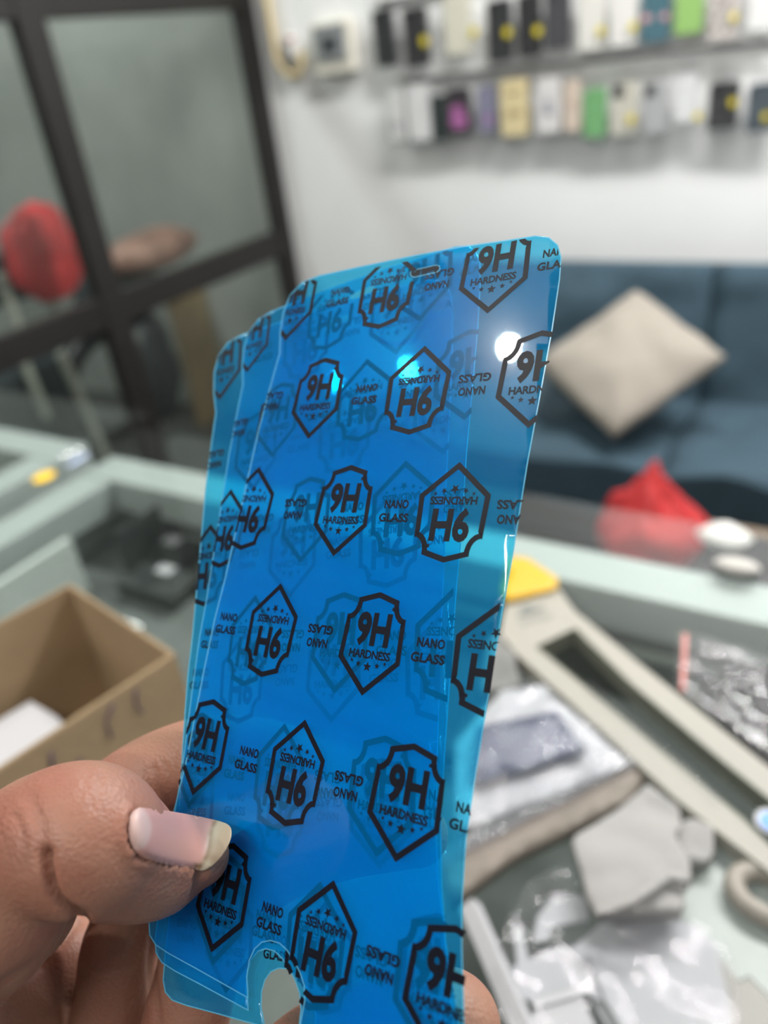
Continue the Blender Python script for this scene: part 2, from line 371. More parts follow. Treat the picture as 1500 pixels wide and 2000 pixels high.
# ---------------------------------------------------------------- sofa and pillow
M['teal'] = mat('teal_sofa_fabric', (.034, .066, .09), .85, var=.12, vscale=14, bump=.15, bscale=80)
M['beige'] = mat('beige_linen', (.29, .262, .225), .9, bump=.2, bscale=200, var=.05)
def cushion(name, loc, size, rot, mats, parent=None, puff=.5, seams=(), n=18, wr=.0):
    bm = bmesh.new(); bmesh.ops.create_cube(bm, size=2); bmesh.ops.subdivide_edges(bm, edges=bm.edges[:], cuts=n, use_grid_fill=True)
    for v in bm.verts:
        x, y, z = v.co
        ex = (abs(x) ** 6 + abs(y) ** 6); k = max(0, 1 - ex * puff)
        z2 = z * (.12 * (puff > .8) + (1 - .12 * (puff > .8)) * max(0, 1 - (max(abs(x), abs(y))) ** 3 * puff))
        for s in seams: z2 -= z * .18 * math.exp(-((x - s) / .03) ** 2)
        p = Vector((x * size[0] / 2, y * size[1] / 2, z2 * size[2] / 2))
        if wr: p.z += wr * noise.noise(Vector((x * 2.3, y * 2.1, z + 3)))
        v.co = p
    for v in bm.verts: v.co = rot @ v.co + Vector(loc)
    return obj(name, bm, mats, parent, True)
sofa = empty('sofa', (-.2, 2.1, 0)); tag(sofa, 'dark teal fabric sofa against the white back wall', 'sofa')
I3 = Matrix.Identity(3)
tilt = Matrix.Rotation(math.radians(76), 3, 'X')
for i, (xa, xb) in enumerate(((-1.35, -.42), (-.42, .5))):
    cushion('backrest', ((xa + xb) / 2, 2.34, .58), (xb - xa - .006, .42, .20), tilt, M['teal'], sofa, .22, (-.5, 0, .5), wr=.02)
    cushion('seat', ((xa + xb) / 2, 2.08, .36), (xb - xa - .004, .60, .2), I3, M['teal'], sofa, .3, (), wr=.035)
box('base', (-1.34, 1.86, .13), (.49, 2.44, .262), mat('dark_base_fabric', (.015, .022, .028), .8), sofa, .01)
bm = bmesh.new()
for x in (-1.25, .4):
    for y in (1.93, 2.38):
        b2 = bmesh.new(); addtube(b2, [Vector((x, y, .0)), Vector((x, y, .135))], [.018, .022], 12, n=1); obj('leg', b2, M['dk'], sofa)
bm.free()
# pillow: a square on its corner, leaning on the backrest
pc = ony(1222, 704, 2.0)
R = Matrix.Rotation(math.radians(31), 3, 'X') @ Matrix.Rotation(math.radians(53), 3, 'Z')
pl = cushion('pillow', pc, (.34, .34, .12), R, M['beige'], None, .98, (), 16, .012)
tag(pl, 'beige linen pillow standing on its corner on the teal sofa', 'pillow')
pl2 = cushion('sofa_bolster', ony(1062, 775, 2.06), (.30, .24, .09), Matrix.Rotation(math.radians(-38), 3, 'Y') @ Matrix.Rotation(math.radians(50), 3, 'X'), mat('slate_fabric', (.07, .105, .13), .9), None, .9, (), 14, .008)
tag(pl2, 'slate blue cushion lying low behind the left corner of the beige pillow', 'cushion')

# ---------------------------------------------------------------- low table with things, behind the counter
M['black'] = mat('black_paint', (.008, .008, .009), .35); M['wood'] = mat('brown_wood', (.22, .16, .11), .5, var=.2)
tb = empty('low_table', (-.05, 1.42, 0)); tag(tb, 'low black table with a brown wooden edge between counter and sofa', 'table')
box('tabletop', (-.42, 1.18, .385), (.45, 1.62, .40), M['black'], tb, .003)
box('wooden_edge', (-.42, 1.6205, .372), (.45, 1.65, .402), M['wood'], tb, .003)
for x in (-.40, .42):
    for y in (1.21, 1.6): box('leg', (x - .02, y - .02, 0), (x + .02, y + .02, .384), M['black'], tb, .002)
M['red'] = mat('red_plastic_bag', (.45, .028, .03), .35, bump=.8, bscale=25, var=.25, vscale=12)
def bagblob(name, c, size, mats, seed, peak=0, sub=4):
    bm = bmesh.new(); bmesh.ops.create_icosphere(bm, subdivisions=sub, radius=1)
    for v in bm.verts:
        d = v.co.normalized(); k = 1 + .22 * noise.noise(d * 2.2 + Vector((seed, 0, 0))) + .10 * abs(noise.noise(d * 6 + Vector((0, seed, 0))))
        z = d.z
        s = 1 - (max(0, z) * peak)
        v.co = Vector((c[0] + d.x * size[0] * k * s, c[1] + d.y * size[1] * k * s, c[2] + max(z * (k if z > 0 else 1), -.93) * size[2]))
    return obj(name, bm, mats, None, True)
rb = bagblob('red_bag', (-.335, 1.39, .536), (.10, .08, .125), M['red'], 4, .9); rb.location.z += 0
tag(rb, 'crumpled red plastic bag with a pointed top behind the glass counter', 'bag')
wp = bagblob('crumpled_plastic', ony(1415, 1046, 1.33), (.045, .03, .022), mat('white_crumple', (.75, .73, .7), .4, bump=.5), 9, .3, 3)
tag(wp, 'crumpled white plastic scrap right of the red bag', 'plastic scrap')
bb = bagblob('blue_bag', (-.64, 1.24, .165), (.11, .10, .17), mat('blue_violet_bag', (.07, .09, .30), .4, bump=.5), 14, .5, 3)
tag(bb, 'dark blue violet bag on the floor left of the red bag', 'bag')
tag(box('brown_carton', (-.50, 1.2, .001), (-.43, 1.34, .36), mat('brown_carton', (.2, .15, .12), .8), None, .004), 'narrow brown carton standing between the blue and red bags', 'carton')

# ---------------------------------------------------------------- hallway things behind the partition
hb = empty('plastic_chair', (-2.5, 1.45, 0)); tag(hb, 'chair with pale slender legs and dark seat behind the partition glass', 'chair')
M['pale'] = mat('pale_plastic', (.42, .41, .36), .4); M['navy'] = mat('black_cushion', (.008, .016, .02), .6)
XH = -2.45
def onh(px, py, x=XH): return onx(px, py, x)
for a, b in (((0, 535), (42, 655)), ((44, 700), (92, 815)), ((118, 690), (182, 835)), ((100, 590), (122, 640))):
    A = onh(*a); B = onh(*b)
    if a == (118, 690): B = A + (B - A) * 1.6
    bm = bmesh.new(); addtube(bm, [A, B], [.016, .016], 10, n=1); obj('leg', bm, M['pale'], hb)
s_ = onh(60, 740); box('seat', (XH - .5, s_.y - .32, s_.z - .30), (XH - .05, s_.y + .22, s_.z + .02), M['navy'], hb, .03)
s_ = onh(75, 545); box('backrest', (XH - .35, s_.y - .25, s_.z - .12), (XH - .3, s_.y + .3, s_.z + .06), M['navy'], hb, .02)
q = onx(86, 500, XH + .06); rb2 = bagblob('red_bag', q, (.04, .135, .155), M['red'], 21, .0)
tag(rb2, 'red plastic bag hanging on the chair behind the partition glass', 'bag')
XW = -2.75
def slab(name, px, x, th, mats, label, cat):
    poly = [onx(a, b, x) for a, b in px]
    bm = bmesh.new(); fr = [bm.verts.new(p) for p in poly]; bk = [bm.verts.new(p + Vector((-th, 0, 0))) for p in poly]
    bm.faces.new(fr); bm.faces.new(bk[::-1]); k = len(poly)
    for i in range(k): bm.faces.new([fr[i], bk[i], bk[(i + 1) % k], fr[(i + 1) % k]])
    return tag(obj(name, bm, mats), label, cat)
slab('brown_board', [(325, 572), (392, 540), (452, 770), (470, 850), (395, 850), (372, 745)], -2.62, .02, mat('ochre_board', (.22, .155, .085), .7, var=.25, vscale=6), 'ochre brown board leaning against the hallway wall', 'board')
sc_ = empty('scooter', (-2.7, 2.0, 0)); tag(sc_, 'dark parked scooter with reddish brown seat seen through the partition', 'scooter')
def blob(name, px, x, size, mats, seed, parent):
    p_ = onx(*px, x); p_.y = min(p_.y, 2.46 - size[1] * 1.3); o = bagblob(name, p_, size, mats, seed, .1, 3); o.parent = parent; o.matrix_parent_inverse = Matrix.Translation(parent.location).inverted(); return o
blob('seat', (300, 488), -2.42, (.10, .22, .075), mat('reddish_brown_seat', (.24, .13, .10), .5, var=.45, vscale=9), 3, sc_)
blob('body', (235, 570), -2.50, (.09, .20, .14), M['navy'], 5, sc_)
blob('fairing', (290, 720), -2.52, (.10, .14, .24), M['dk'], 8, sc_)
bm = bmesh.new(); cw = onx(300, 850, -2.9); cw.y = min(cw.y, 2.2)
ring = [Vector((-2.9, cw.y + .24 * math.cos(t * PI / 12), .27 + .22 * math.sin(t * PI / 12))) for t in range(25)]
addtube(bm, ring, [.045] * 25, 10, cap=False, n=1); obj('wheel', bm, M['black'], sc_, True)
for a, b in (((250, 625), (272, 745)), ((285, 745), (315, 830))):
    bm = bmesh.new(); addtube(bm, [onx(*a, -2.66), onx(*b, -2.66)], [.022, .018], 8, n=1); obj('side_trim', bm, M['pale'], sc_)

# ---------------------------------------------------------------- glass display counters
GZ = 1.0
M['rail'] = mat('white_aluminium', (.36, .40, .385), .4); M['cglass'] = thin('counter_glass', (.955, .975, .968), .01, (.75, .85, .82), rough=.01, refl=1.0)
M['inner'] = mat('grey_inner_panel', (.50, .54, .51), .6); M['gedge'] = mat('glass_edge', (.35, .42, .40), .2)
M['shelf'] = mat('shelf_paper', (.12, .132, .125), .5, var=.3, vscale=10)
def counter(name, x0, x1, y0, y1, gx0, gx1, gy1, label, depthz=.60):
    r = empty(name, ((x0 + x1) / 2, (y0 + y1) / 2, 0)); tag(r, label, 'display counter')
    bm = bmesh.new(); addbox(bm, (gx0, y0 - .03, GZ - .008), (gx1, gy1, GZ), .0015); obj('glass_top', bm, [M['cglass']], r)
    rl = .052
    for nm, a, b in (('rail', (x0, y1 - rl, GZ - .05), (x1, y1, GZ - .0085)), ('rail', (x0, y0, GZ - .05), (x1, y0 + rl, GZ - .0085)),
                     ('rail', (x0, y0 + rl + .0005, GZ - .0495), (x0 + rl, y1 - rl - .0005, GZ - .009)), ('rail', (x1 - rl, y0 + rl + .0005, GZ - .0495), (x1, y1 - rl - .0005, GZ - .009))):
        box(nm, a, b, M['rail'], r, .002)
    zt = GZ - .0505
    box('back_panel', (x0 + .004, y1 - .02, .08), (x1 - .004, y1 - .008, zt), M['inner'], r)
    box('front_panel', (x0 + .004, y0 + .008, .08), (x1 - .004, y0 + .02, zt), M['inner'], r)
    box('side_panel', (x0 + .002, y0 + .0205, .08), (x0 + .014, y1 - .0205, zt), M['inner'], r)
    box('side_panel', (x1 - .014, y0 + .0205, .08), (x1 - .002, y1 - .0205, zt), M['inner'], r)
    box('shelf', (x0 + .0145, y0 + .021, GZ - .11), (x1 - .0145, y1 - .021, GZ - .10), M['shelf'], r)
    box('plinth', (x0 + .01, y0 + .01, 0.001), (x1 - .01, y1 - .01, .08), M['rail'], r)
    return r
ctr = counter('display_counter', -.822, 1.3, -.10, .590, -.845, 1.32, .655, 'white framed glass display counter carrying the cardboard box and packets')
ct2 = counter('display_counter', -2.0, -.89, -.10, .605, -2.02, -.872, .70, 'white framed glass display counter left of the one with the cardboard box')
SH = GZ - .10
# inside the counter
def inbox(px, py, w_, d_, h_, mats, name, label, rot=.3):
    p = onz(px, py, SH + h_)
    o = box(name, (p.x - w_ / 2, p.y - d_ / 2, SH + .0005), (p.x + w_ / 2, p.y + d_ / 2, SH + h_), mats, None, .002); return o, p
M['blk2'] = mat('black_card', (.018, .022, .021), .5); M['wht'] = mat('white_paper', (.50, .50, .515), .6)
for k, (px, py, w_, d_, h_, lab, lx, ly) in enumerate(((322, 1062, .085, .045, .025, 'flat black box with a white label on the counter shelf, the farther of two', 336, 1055),
                                           (308, 1128, .085, .05, .022, 'flat black box with a white label on the counter shelf, the nearer of two', 323, 1112))):
    e_ = empty('black_box', onz(px, py, SH)); tag(e_, lab, 'box')
    p = onz(px, py, SH + h_)
    box('carton', (p.x - w_ / 2, p.y - d_ / 2, SH + .0005), (p.x + w_ / 2, p.y + d_ / 2, SH + h_), M['blk2'], e_, .002)
    q = onz(lx, ly, SH + h_ + .0008); box('white_label', (q.x - .011, q.y - .008, SH + h_ + .0002), (q.x + .011, q.y + .008, SH + h_ + .0012), M['wht'], e_, .0)
p = onz(250, 1120, SH)
tag(box('grey_divider', (-.742, .16, SH + .0005), (-.732, .44, SH + .075), M['inner'], None, .002), 'grey upright divider standing inside the counter behind the cardboard box', 'divider')
tag(box('dark_gap_sheet', (-.700, .47, SH + .0005), (-.697, .555, SH + .07), M['blk2'], None, .001), 'thin dark upright sheet standing in for the gap between panels inside the counter', 'divider')  # dark sheet put where there is only a dark gap between panels
tag(box('long_black_tray', (-.43, .38, SH + .0005), (.05, .50, SH + .02), M['blk2'], None, .003), 'long black tray under the watch strap packet inside the counter', 'tray')
tag(box('beige_pouch', (-.575, .535, SH + .0005), (-.545, .56, SH + .05), mat('beige_pouch', (.5, .45, .38), .7), None, .006), 'small beige pouch leaning on the inner back panel of the counter', 'pouch')
# yellow sticker and a painted blue reflection by the counter rail
def disc(name, px, py, z, r1, r2, rotz, mats, label, cat, th=.0012):
    p = onz(px, py, z); bm = bmesh.new()
    poly = [(r1 * math.cos(t * PI / 10), r2 * math.sin(t * PI / 10)) for t in range(20)]; cr, sr = math.cos(rotz), math.sin(rotz)
    addprism(bm, poly, lambda x, y, d: Vector((p.x + x * cr - y * sr, p.y + x * sr + y * cr, d)), z, z + th)
    return tag(obj(name, bm, mats), label, cat)
disc('yellow_sticker', 86, 932, GZ + .0002, .0115, .015, .12, mat('bright_yellow_sticker', (1, .62, 0), .5, emit=None), 'small bright yellow round sticker at the gap between the two counters', 'sticker')
disc('blue_disc', 152, 899, GZ + .0002, .004, .018, .1, mat('pale_blue_reflection', (.5, .6, .85), .5), 'narrow pale blue painted reflection on the counter edge past the yellow sticker', 'sticker')  # pale disc paints a blue reflection onto the counter edge
bm = bmesh.new(); bmesh.ops.create_uvsphere(bm, u_segments=20, v_segments=12, radius=1)
q = onz(1438, 1115, GZ)
for v in bm.verts: v.co = Vector((q.x + v.co.x * .018, q.y + v.co.y * .010, GZ + .0052 + v.co.z * .005))
tag(obj('white_roll', bm, mat('off_white_lump', (.5, .48, .45), .6), None, True), 'small rounded white lump on the far edge of the counter', 'lump')

# ---------------------------------------------------------------- sheets and packets lying on the glass
def sheet(name, pix, z, th, mats, label=None, cat=None, amp=0, fs=30, step=.006, holes=(), parent=None, lift=None, smooth=True, seed=0):
    poly = [onz(a, b, z + th)[:2] for a, b in pix]; hs = [[tuple(onz(a, b, z + th)[:2]) for a, b in h] for h in holes]
    def nz(x, y): return abs(noise.noise(Vector((x * fs, y * fs, seed)))) * amp + abs(noise.noise(Vector((x * fs * 2.7, y * fs * 2.7, seed + 5)))) * amp * .5
    L_ = (lambda x, y: lift(x, y)) if lift else (lambda x, y: 0)
    o = plate([tuple(p) for p in poly], hs, step, lambda x, y: Vector((x, y, z + th + nz(x, y) + L_(x, y))), lambda x, y: Vector((x, y, z + (nz(x, y) * .0 if not lift else L_(x, y)))), name, mats, parent, smooth)
    if label: tag(o, label, cat)
    return o
G = GZ + .0004
M['cloth'] = mat('white_wipe', (.34, .328, .317), .95, bump=.06, bscale=150); M['clr'] = thin('clear_plastic', (.97, .97, .97), .04, (.9, .9, .92), rough=.03, refl=.5, bump=1, bscale=90)
M['clr2'] = thin('clear_plastic_heavy', (.9, .9, .92), .15, (.86, .87, .9), rough=.03, refl=1.0, bump=1, bscale=75)
M['mint'] = mat('pale_mint_paper', (.37, .41, .385), .5); M['wl'] = mat('white_label_paper', (.43, .44, .46), .6)
M['boxcream'] = mat('cream_cardboard', (.32, .305, .26), .5)
# watch strap packet
ws = empty('watch_strap_packet', onz(1240, 1400, GZ)); tag(ws, 'long cream packet with a clear window, grey lettering and yellow hang tab', 'packet')
Z1 = G + .016
def wsz(x, y): return 0
sheet('frame', [(990, 1168), (1086, 1143), (1124, 1194), (1244, 1292), (1400, 1417), (1520, 1512), (1640, 1612), (1600, 1760), (1500, 1700), (1321, 1560), (1159, 1412), (1009, 1277), (976, 1238)], G, .014, M['boxcream'],
      holes=[[(1050, 1262), (1122, 1228), (1231, 1335), (1400, 1478), (1560, 1608), (1535, 1680), (1453, 1597), (1200, 1385)]], parent=ws, step=.01, smooth=False)
o = sheet('window', [(1046, 1262), (1124, 1225), (1233, 1333), (1402, 1476), (1562, 1606), (1537, 1684), (1453, 1600), (1200, 1388)], G + .0142, .0006, thin('packet_window', (.8, .82, .8), .03, (.3, .32, .3), rough=.03, refl=.15), parent=ws, step=.02, smooth=False)
bm = bmesh.new(); addtube(bm, [onz(1150, 1336, G + .017), onz(1300, 1462, G + .017), onz(1405, 1562, G + .017)], [.0006] * 3, 8, n=2); obj('bright_seam', bm, M['clr2'], ws, True)
sheet('hang_tab', [(978, 1150), (996, 1085), (1030, 1090), (1090, 1130), (1088, 1146), (1012, 1166), (985, 1172)], G + .0145, .004, mat('yellow_card', (.60, .36, .01), .4), parent=ws, step=.01)
sheet('hanging_hole', [(1020, 1186), (1034, 1181), (1045, 1188), (1062, 1181), (1062, 1187), (1040, 1196), (1010, 1203)], G + .0143, .0006, M['shelf'], parent=ws, step=.01, smooth=False)
V, T, tw, th_ = textmesh('WATCH', .01, .0002)
bm = bmesh.new(); o0 = onz(1046, 1206, Z1); ux = (onz(1076, 1196, Z1) - onz(1016, 1214, Z1)); s_ = ux.length / tw; ux.normalize(); uy = Vector((-ux.y, ux.x, 0))
vs = [bm.verts.new(Vector((o0.x, o0.y, G + .0146)) + ux * x * s_ + uy * y * s_) for x, y in V]
for t in T: bm.faces.new([vs[i] for i in t])
me = bpy.data.meshes.new('lettering'); bm.to_mesh(me); bm.free(); link('lettering', me, mat('grey_print', (.25, .25, .24), .6), ws)
disc('blue_disc', 1507, 1605, Z1, .0085, .0085, 0, M['wht'], 'round blue sticker with a white ring on the watch strap packet', 'sticker', .0006)
s2 = disc('blue_centre', 1508, 1605, Z1 + .0007, .006, .006, 0, mat('sticker_blue', (.05, .25, .75), .4), None, None, .0005)
s1 = [o for o in C.objects if o.name == 'blue_disc.001'][0]; s2.parent = s1
# pouch with a black phone case, right
pp = empty('bagged_phone_case', onz(1430, 1400, GZ)); tag(pp, 'black phone case in a clear zip bag with red seal line', 'phone case')
sheet('clear_bag', [(1322, 1232), (1385, 1246), (1520, 1292), (1548, 1522), (1405, 1408), (1318, 1342)], G + .0105, .0012, thin('case_bag', (.97, .97, .97), .05, (.9, .9, .92), rough=.02, refl=.8, bump=1, bscale=90), amp=.002, fs=60, step=.004, parent=pp, seed=3)
sheet('shell', [(1412, 1318), (1450, 1300), (1530, 1290), (1540, 1500), (1500, 1478), (1425, 1415), (1408, 1395)], G, .010, mat('glossy_black_case', (.012, .012, .014), .2), parent=pp, step=.01, holes=[[(1440, 1345), (1475, 1335), (1480, 1385), (1445, 1380)]])
sheet('red_seal', [(1334, 1236), (1343, 1238), (1338, 1352), (1328, 1346)], G + .0155, .0008, mat('faded_red', (.6, .25, .22), .5), parent=pp, step=.01)
# pouch, centre
pk = empty('plastic_pouch', onz(1060, 1430, GZ)); tag(pk, 'shiny clear pouch with a dark navy item inside, left of the watch strap packet', 'pouch')
sheet('navy_insert', [(930, 1420), (1000, 1405), (1085, 1388), (1142, 1462), (1060, 1490), (920, 1530)], G + .018, .005, mat('navy_insert', (.07, .08, .13), .3), parent=pk, step=.01)
sheet('clear_bag', [(880, 1440), (930, 1385), (985, 1340), (1060, 1330), (1100, 1375), (1180, 1430), (1250, 1490), (1100, 1570), (880, 1650)], G + .0245, .0012, M['clr'], amp=.006, fs=45, step=.004, parent=pk, seed=8)
sheet('paper_backing', [(890, 1450), (980, 1350), (1060, 1340), (1225, 1490), (1100, 1545), (890, 1625)], G + .012, .003, M['wl'], parent=pk, step=.01, amp=.002, fs=40)
sheet('cardboard_sleeve', [(860, 1680), (1000, 1612), (1240, 1487), (1262, 1508), (1235, 1552), (1120, 1612), (1000, 1670), (880, 1760)], G, .010, mat('brown_grey_card', (.24, .205, .17), .6, var=.2, vscale=40), 'long brown grey cardboard sleeve lying under the shiny pouch', 'sleeve', step=.008)
sheet('silver_strip', [(860, 1660), (1000, 1590), (1225, 1482), (1245, 1492), (1000, 1618), (860, 1690)], G + .0112, .0012, M['clr2'], 'glossy clear strip lying along the top of the cardboard sleeve', 'strip', amp=.003, fs=70, step=.004)
bm = None
gr = sheet('grey_pouch', [(955, 1245), (985, 1240), (1004, 1275), (1016, 1335), (985, 1350), (940, 1345)], G, .012, mat('grey_felt', (.2, .2, .19), .9, bump=.3), 'small dull grey felt pouch between the blue films and watch strap packet', 'pouch', amp=.004, fs=50, step=.004)
# wipes
def lift1(x, y):
    a = onz(1240, 1700, GZ); return .0035 * abs(noise.noise(Vector((x * 22, y * 22, 2))))
sheet('cleaning_wipe', [(1264, 1536), (1325, 1582), (1330, 1612), (1316, 1640), (1346, 1700), (1348, 1728), (1330, 1748), (1336, 1772), (1326, 1792), (1240, 1790), (1165, 1786), (1150, 1765), (1132, 1700), (1118, 1655), (1125, 1640), (1200, 1590)], G + .0145, .002, M['cloth'],
      'crumpled off-white cleaning wipe, the larger one beside the watch strap packet', 'wipe', amp=.007, fs=13, step=.003, seed=12)
sheet('wipe_fold', [(1160, 1772), (1230, 1755), (1305, 1702), (1346, 1704), (1346, 1722), (1310, 1716), (1240, 1768), (1166, 1790)], G + .026, .003, M['cloth'], amp=.003, fs=30, step=.003)
fo = [o for o in C.objects if o.name == 'wipe_fold'][0]; fo.parent = [o for o in C.objects if o.name == 'cleaning_wipe'][0]; fo.name = 'folded_edge'
sheet('cleaning_wipe', [(1318, 1612), (1345, 1602), (1392, 1604), (1393, 1668), (1380, 1682), (1340, 1680), (1324, 1650)], G + .003, .008, M['cloth'], 'small folded off-white wipe pressed against the watch strap packet', 'wipe', amp=.003, fs=40, step=.003, seed=20)
# mint sheet and papers
sheet('mint_paper', [(1160, 1780), (1350, 1690), (1400, 1635), (1440, 1655), (1545, 1760), (1560, 2000), (1500, 1942), (1462, 1905), (1445, 1915), (1385, 1860), (1300, 1840)], G, .0012, M['mint'], 'pale mint paper sheet lying flat under the white wipes', 'paper', step=.02, smooth=False)
sheet('grey_paper', [(1398, 1862), (1445, 1918), (1462, 1908), (1500, 1945), (1580, 2020), (1570, 2080), (1420, 2080)], G + .0016, .001, mat('grey_paper', (.33, .325, .30), .7), 'grey torn paper in the bottom right corner', 'paper', step=.02, smooth=False)
sheet('white_card', [(1120, 1850), (1200, 1780), (1330, 1795), (1365, 1815), (1400, 1850), (1425, 1960), (1440, 2080), (1230, 2080), (1160, 1960)], G + .0035, .0012, M['wl'], 'big white card inside the clear bag at the bottom', 'card', step=.02, smooth=False)
sheet('white_card', [(1000, 1890), (1075, 1852), (1130, 1850), (1180, 1960), (1120, 1925), (1050, 1955), (1020, 1950)], G + .0055, .0015, M['wl'], 'small white card left in the clear bag, overlapping the big card', 'card', step=.02, smooth=False)
sheet('white_card', [(1085, 1745), (1140, 1750), (1150, 1795), (1075, 1810), (1072, 1832), (1040, 1840), (1050, 1790)], G + .0022, .0012, M['wl'], 'white notched card between the bag top and the large wipe', 'card', step=.02, smooth=False)
sheet('white_card', [(1060, 1955), (1125, 1925), (1200, 2080), (1080, 2090), (1000, 2040)], G + .0075, .0012, M['wht'], 'white card at the very bottom edge beside the white plastic bar', 'card', step=.02, smooth=False)
sheet('white_strip', [(1145, 1855), (1165, 1850), (1245, 1990), (1290, 2060), (1250, 2070), (1185, 1960)], G + .0075, .0012, M['wl'], 'narrow white strip lying diagonally across the big white card', 'strip', step=.02, smooth=False)
sheet('white_slip', [(1002, 1812), (1018, 1806), (1032, 1870), (1044, 1935), (1024, 1940), (1010, 1880)], G + .0022, .0012, M['wl'], 'thin upright white slip beside the white plastic bar', 'slip', step=.02, smooth=False)
sheet('white_slip', [(1125, 1925), (1150, 1915), (1160, 1935), (1048, 1968), (1040, 1958)], G + .0095, .0006, M['wht'], 'thin white slip crossing the small white card at the bottom', 'slip', step=.02, smooth=False)
sheet('clear_plastic_bag', [(990, 1800), (1035, 1725), (1070, 1700), (1120, 1690), (1160, 1790), (1330, 1800), (1385, 1810), (1420, 1850), (1440, 1900), (1460, 2080), (980, 2080), (960, 1900)], G + .0095, .001, M['clr'], 'large crinkled clear plastic bag over the white cards at the bottom', 'bag', amp=.006, fs=35, step=.004, seed=31)
bm = bmesh.new(); a = onz(918, 1770, G + .008); b = onz(1045, 2060, G + .008)
ax = (b - a).normalized(); sx = Vector((-ax.y, ax.x, 0))
for s in (0,): addtube(bm, [a, b], [.0062, .0062], 4, n=1)
tag(obj('white_plastic_bar', bm, M['wht']), 'square white plastic bar pointing to the bottom edge beside the blue films', 'bar')
# beige roll at the right edge
bm = bmesh.new(); q = onz(1508, 1752, G + .006)
ring = [Vector((q.x + .018 * math.cos(t * PI / 16), q.y + .013 * math.sin(t * PI / 16), GZ + .0072)) for t in range(33)]
addtube(bm, ring, [.0055] * 33, 10, cap=False, n=1)
tag(obj('tape_ring', bm, mat('tan_ring', (.30, .27, .23), .5), None, True), 'tan ring half cut by the right edge below the watch strap packet', 'ring')

# ---------------------------------------------------------------- cardboard box
M['kraft'] = mat('kraft_cardboard', (.36, .262, .155), .8, var=.08, vscale=25, bump=.06, bscale=120)
bx = empty('cardboard_box', (-.40, .13, GZ)); tag(bx, 'open brown cardboard box with pen marks on the glass counter at left', 'box')
P2 = Vector((-.331, .237)); uA = Vector((-.98, .2)).normalized(); uB = Vector((-.2, -.98)).normalized(); HB = .103; tw_ = .0028
WX, WL = .132, .235
def bxp(a, b, z): return Vector((P2.x + uA.x * a + uB.x * b, P2.y + uA.y * a + uB.y * b, z))
def bwall(name, a0, a1, b0, b1, z0, z1):
    bm = bmesh.new(); vs = [bm.verts.new(bxp(a, b, z)) for z in (z0, z1) for a, b in ((a0, b0), (a1, b0), (a1, b1), (a0, b1))]
    for f in ((0, 1, 2, 3), (7, 6, 5, 4), (0, 4, 5, 1), (1, 5, 6, 2), (2, 6, 7, 3), (3, 7, 4, 0)): bm.faces.new([vs[i] for i in f])
    bmesh.ops.bevel(bm, geom=bm.edges[:], offset=.0008, segments=2, affect='EDGES'); return obj(name, bm, M['kraft'], bx)
zb, zt = GZ + .0005, GZ + HB
bwall('side', 0, tw_, 0, WL, zb, zt); bwall('side', WX - tw_, WX, 0, WL, zb, zt)
bwall('side', tw_, WX - tw_, 0, tw_, zb, zt); bwall('side', tw_, WX - tw_, WL - tw_, WL, zb, zt); bwall('bottom', tw_, WX - tw_, tw_, WL - tw_, zb, zb + tw_)
# pen marks on the outer side facing the camera
bm = bmesh.new()
def mark(pts, r=.0007):
    addtube(bm, [bxp(-.0004, b, zt - h) for b, h in pts], [r] * len(pts), 6, n=3)
mark([(.085, .010), (.0875, .020), (.089, .032)], .0009); mark([(.089, .032), (.08, .031), (.072, .026)]); mark([(.045, .006), (.052, .014), (.053, .026)]); mark([(.030, .006), (.033, .016), (.031, .024)])
obj('pen_marks', bm, mat('violet_ink', (.09, .06, .12), .6), bx, True)
# papers in the box
ps = empty('paper_stack', bxp(.06, .13, zb + .01)); tag(ps, 'stack of white papers lying inside the cardboard box', 'papers')
for k in range(5):
    d = random.uniform(-.002, .002); bm = bmesh.new(); z0 = zb + .0035 + k * .0082
    poly = [(.025 + d, .055 + d), (.06, .050), (.064, .056), (.085, .054), (.118 + d, .058), (.122, .215), (.02 + d, .215)] if k == 4 else [(.02 + d, .055), (.12, .055), (.12, .22), (.02 + d, .22)]
    addprism(bm, poly, lambda a, b, z: bxp(a, b, z), z0, z0 + .0078); obj('paper_bundle', bm, M['wht'], ps)

# ---------------------------------------------------------------- the blue films held in the hand
NV = np.array([0.55096348, 0.28816316, 0.78319936]); NV /= np.linalg.norm(NV); PD = .121
def dplane(px, py): return PD / (NV[0] * (px - 750) / FPX + NV[1] * (py - 1000) / FPX + NV[2])
QA = [(556, 552), (1100, 452), (908, 2125), (288, 1850)]
def homog(S, Dq):
    A = []
    for (x, y), (u, v) in zip(S, Dq):
        A.append([x, y, 1, 0, 0, 0, -u * x, -u * y, -u]); A.append([0, 0, 0, x, y, 1, -v * x, -v * y, -v])
    _, _, Vt = np.linalg.svd(np.array(A, float)); return Vt[-1].reshape(3, 3)
def hap(Hm, x, y):
    q = Hm @ np.array([x, y, 1.0]); return q[0] / q[2], q[1] / q[2]
HU = homog(QA, [(0, 0), (1, 0), (1, 1), (0, 1)])           # film A pixels -> unit square
FILMS = [
    dict(q=QA, off=0.0, fan=.0015, top=0),
    dict(q=[(476, 628), (937, 466), (899, 2132), (302, 1886)], off=.0012, fan=.0025, top=.0075),
    dict(q=[(414, 672), (880, 535), (902, 2060), (322, 1962)], off=.0024, fan=.0035, top=.0145)]
for F in FILMS: F['H'] = homog(QA, F['q'])
